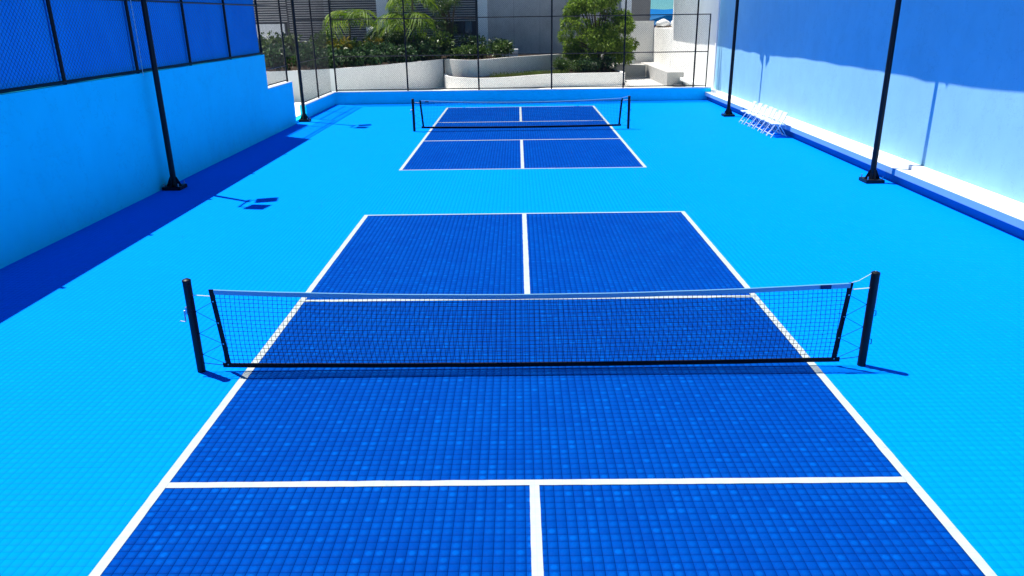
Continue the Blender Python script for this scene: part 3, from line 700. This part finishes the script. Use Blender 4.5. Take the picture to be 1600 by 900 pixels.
def palm(x, y, z, h, n, ln, label, mat='leaf_palm', lean=(0, 0), up=0.9):
    r = empty('palm_tree', (x, y, z)); tag(r, label, 'palm')
    top = Vector((lean[0], lean[1], h))
    B().tube([(0, 0, 0), (lean[0]*.3, lean[1]*.3, h*.4), tuple(top)], 0.085, 10, True, 0.06).build('trunk', 'palmbark', r, smooth=True)
    for k in range(n):
        a = 2*math.pi*k/n+random.uniform(-.25, .25); el = random.uniform(0.25, up); L = ln*random.uniform(.8, 1.15)
        hd = Vector((math.cos(a), math.sin(a), 0)); pts = []; m = 12; p = top.copy(); ang = el*1.2
        for i in range(m+1):
            pts.append(p.copy()); dv = hd*math.cos(ang)+Vector((0, 0, math.sin(ang))); p = p+dv*(L/m); ang -= (0.9+el*1.5)/m*1.15
        g = B(); g.tube(pts, 0.014, 4, False, 0.004)
        sd = hd.cross(Vector((0, 0, 1)))
        for i in range(2, m+1):
            for sub in (0,):
                f = min(i+sub, m)/m; q = pts[i] if sub == 0 or i == m else (pts[i]+pts[i+1])/2
                dv = (pts[min(i+1, m)]-pts[i-1]).normalized(); ll = L*0.42*math.sin(math.pi*(0.12+0.83*f))+0.05
                for sg in (-1, 1):
                    tip = q+(sd*sg*0.75+dv*0.55).normalized()*ll+Vector((0, 0, -ll*random.uniform(.35, .8))); midp = (q+tip)/2+Vector((0, 0, ll*.10)); wv = dv*0.055
                    g.add([q, midp-wv, tip, midp+wv], [(0, 1, 2, 3)])
        link('frond', g.mesh('frond'), mat, r)
    return r
def broad_tree(x, y, z, label, blobs, n, mat, ln, wd, th, name='broadleaf_tree', droop=0.3, shell=0.62):
    r = empty(name, (x, y, z)); tag(r, label, 'tree')
    g = B(); g.tube([(0, 0, 0), (0.05, 0, th*.5), (0.0, 0.03, th)], 0.13, 9, True, 0.09)
    for b in blobs: g.tube([(0, 0.03, th*0.9), (b[0]*.5, b[1]*.5, (th+b[2])/2), (b[0], b[1], b[2])], 0.055, 6, False, 0.015)
    g.build('trunk', 'bark', r, smooth=True)
    c, d = clump_points(blobs, n, shell); V, F = leaves(c, d, ln, wd, jitter=0.55, droop=droop); link('crown', fast_mesh('crown', V, F), mat, r)
    return r
# the rounded tree in front of the grey building
bl = []
for i in range(54):
    a = random.uniform(0, 2*math.pi); zz = random.uniform(0.75, 4.05); rr = 2.15*math.sqrt(max(0.05, 1-((zz-2.0)/2.3)**2))*random.uniform(.5, .95)
    bl.append((rr*math.cos(a)*1.13, rr*math.sin(a)*0.8, zz, random.uniform(.34, .56), random.uniform(.34, .54), random.uniform(.26, .42)))
broad_tree(4.65, 39.6, 0.4, 'rounded bright green tree in the lower white planter', bl, 32000, 'leaf_tree', 0.19, 0.055, 1.2)
for i, (x, y, rx, rz, lab) in enumerate(((2.75, 37.9, .75, .55, 'bushy shrub at the left foot of the rounded tree'), (4.0, 38.0, .8, .5, 'dark shrub directly under the rounded tree'), (5.1, 38.2, .65, .55, 'dark shrub at the right foot of the rounded tree'))):
    shrub(x, y, 0.4, rx, .6, rz, 1100, 'leaf_mid' if i == 0 else 'leaf_dark', lab, 0.17, 0.06)
# grass tufts in the strip between the two curved walls
gV = []; gF = []; k = 0
for _ in range(3000):
    t = random.random(); x = -1.6+4.4*t; y = 34.3+0.62*(x+1.6)+random.uniform(-0.1, 1.6)
    if random.random() < 0.5 and not (0.2 < x < 1.2 or x > 2): continue
    a = random.uniform(0, 6.28); h = random.uniform(.05, .26); dx, dy = math.cos(a), math.sin(a)
    gV += [(x-dy*.008, y+dx*.008, .4), (x+dy*.008, y-dx*.008, .4), (x+dx*h*.5, y+dy*h*.5, .4+h), (x+dx*h*.45, y+dy*h*.45, .4+h)]; gF.append((k, k+1, k+2, k+3)); k += 4
tag(link('grass', fast_mesh('grass', np.array(gV), np.array(gF)), 'leaf_grass'), 'thin grass growing in the strip between the curved walls', 'grass', kind='stuff')
# dark shrubs filling the tall left planter, front row then back row
rowA = smooth_path(PA, 6); front = []
for i, t in enumerate(np.linspace(0.10, 0.97, 11)):
    q = rowA[int(t*(len(rowA)-1))]; q2 = rowA[min(int(t*(len(rowA)-1))+1, len(rowA)-1)]; d = (Vector(q2)-Vector(q)).normalized(); nn = Vector((-d.y, d.x)); front.append(Vector(q)+nn*0.75)
ordn = ['first', 'second', 'third', 'fourth', 'fifth', 'sixth', 'seventh', 'eighth', 'ninth', 'tenth', 'eleventh', 'twelfth']
for i, q in enumerate(front):
    shrub(q.x, q.y, 1.2, .85, .75, random.uniform(.55, .8), 750, 'leaf_dark', 'dark glossy shrub in the tall planter front row, %s from the left' % ordn[i], 0.24, 0.11, 'shrubs in the tall planter')
for i in range(9):
    t = i/8; x = -14.5+9.6*t; y = 33.5+6.0*t+random.uniform(-.5, .5)
    shrub(x, y, 1.2, 1.05, .9, random.uniform(.8, 1.05), 750, 'leaf_mid', 'taller shrub in the planter back row, %s from the left' % ordn[i], 0.28, 0.12, 'shrubs in the tall planter')
for i, (x, y, rx, rz, mt, lab) in enumerate(((-3.3, 37.6, .7, .5, 'leaf_mid', 'light green shrub on the upper planter, leftmost of three'), (-2.1, 38.0, .75, .55, 'leaf_mid', 'light green shrub on the upper planter, middle of three'),
        (-1.2, 38.9, .6, .6, 'leaf_mid', 'light green shrub on the upper planter beside the pale block'), (-2.9, 40.5, 1.0, .85, 'leaf_dark', 'tall dark shrub behind the light green ones on the upper planter'), (-1.3, 41.8, .8, .75, 'leaf_dark', 'dark shrub against the white column on the upper planter'))):
    shrub(x, y, 1.2, rx, .6, rz, 800, mt, lab, 0.22, 0.09)
for i, (x, y, lab) in enumerate(((-9.9, 36.2, 'yellow orange leaved bush under the left palm'), (-8.2, 37.2, 'pale yellow green bush between the two palms'))):
    shrub(x, y, 1.6, .55, .45, .6, 420, 'leaf_yellow', lab, 0.34, 0.06)
palm(-7.6, 38.6, 1.2, 1.5, 12, 1.6, 'low spreading palm left of the bright yellow green palm', 'leaf_mid', (0, 0), 1.0)
palm(-9.75, 38.2, 1.2, 2.1, 10, 2.3, 'palm with arching fronds in front of dark louvres on the left', 'leaf_palm', (0.1, 0), 1.3)
palm(-6.35, 37.2, 1.2, 2.0, 15, 2.1, 'bright yellow green palm near the middle of the tall planter', 'leaf_palm', (0.05, 0), 1.15)
palm(-6.1, 38.2, 1.2, 3.3, 12, 1.8, 'taller palm crown behind the bright yellow green one', 'leaf_palm', (0.1, 0), 1.15)
bl = [(random.gauss(0, .55), random.gauss(0, .45), random.uniform(1.5, 4.0), random.uniform(.3, .5), .4, random.uniform(.3, .5)) for _ in range(15)]
broad_tree(-4.1, 41.3, 1.2, 'slender fine leaved tree in front of the louvres near white column', bl, 2600, 'leaf_mid', 0.15, 0.045, 1.6, droop=.5, shell=.3)
shrub(-9.95, 22.0, 0, .28, .28, .95, 700, 'leaf_mid', 'narrow green plant behind the stepped end of the left wall', 0.2, 0.07)
for i in range(6): shrub(9.0+i*1.6, 62+random.uniform(-1, 1), -0.2, 1.3, 1, 1.4, 500, 'leaf_dark', 'far dark bush behind the turquoise canopy, %s from the left' % ordn[i], 0.4, 0.18, 'bushes beyond the canopy')
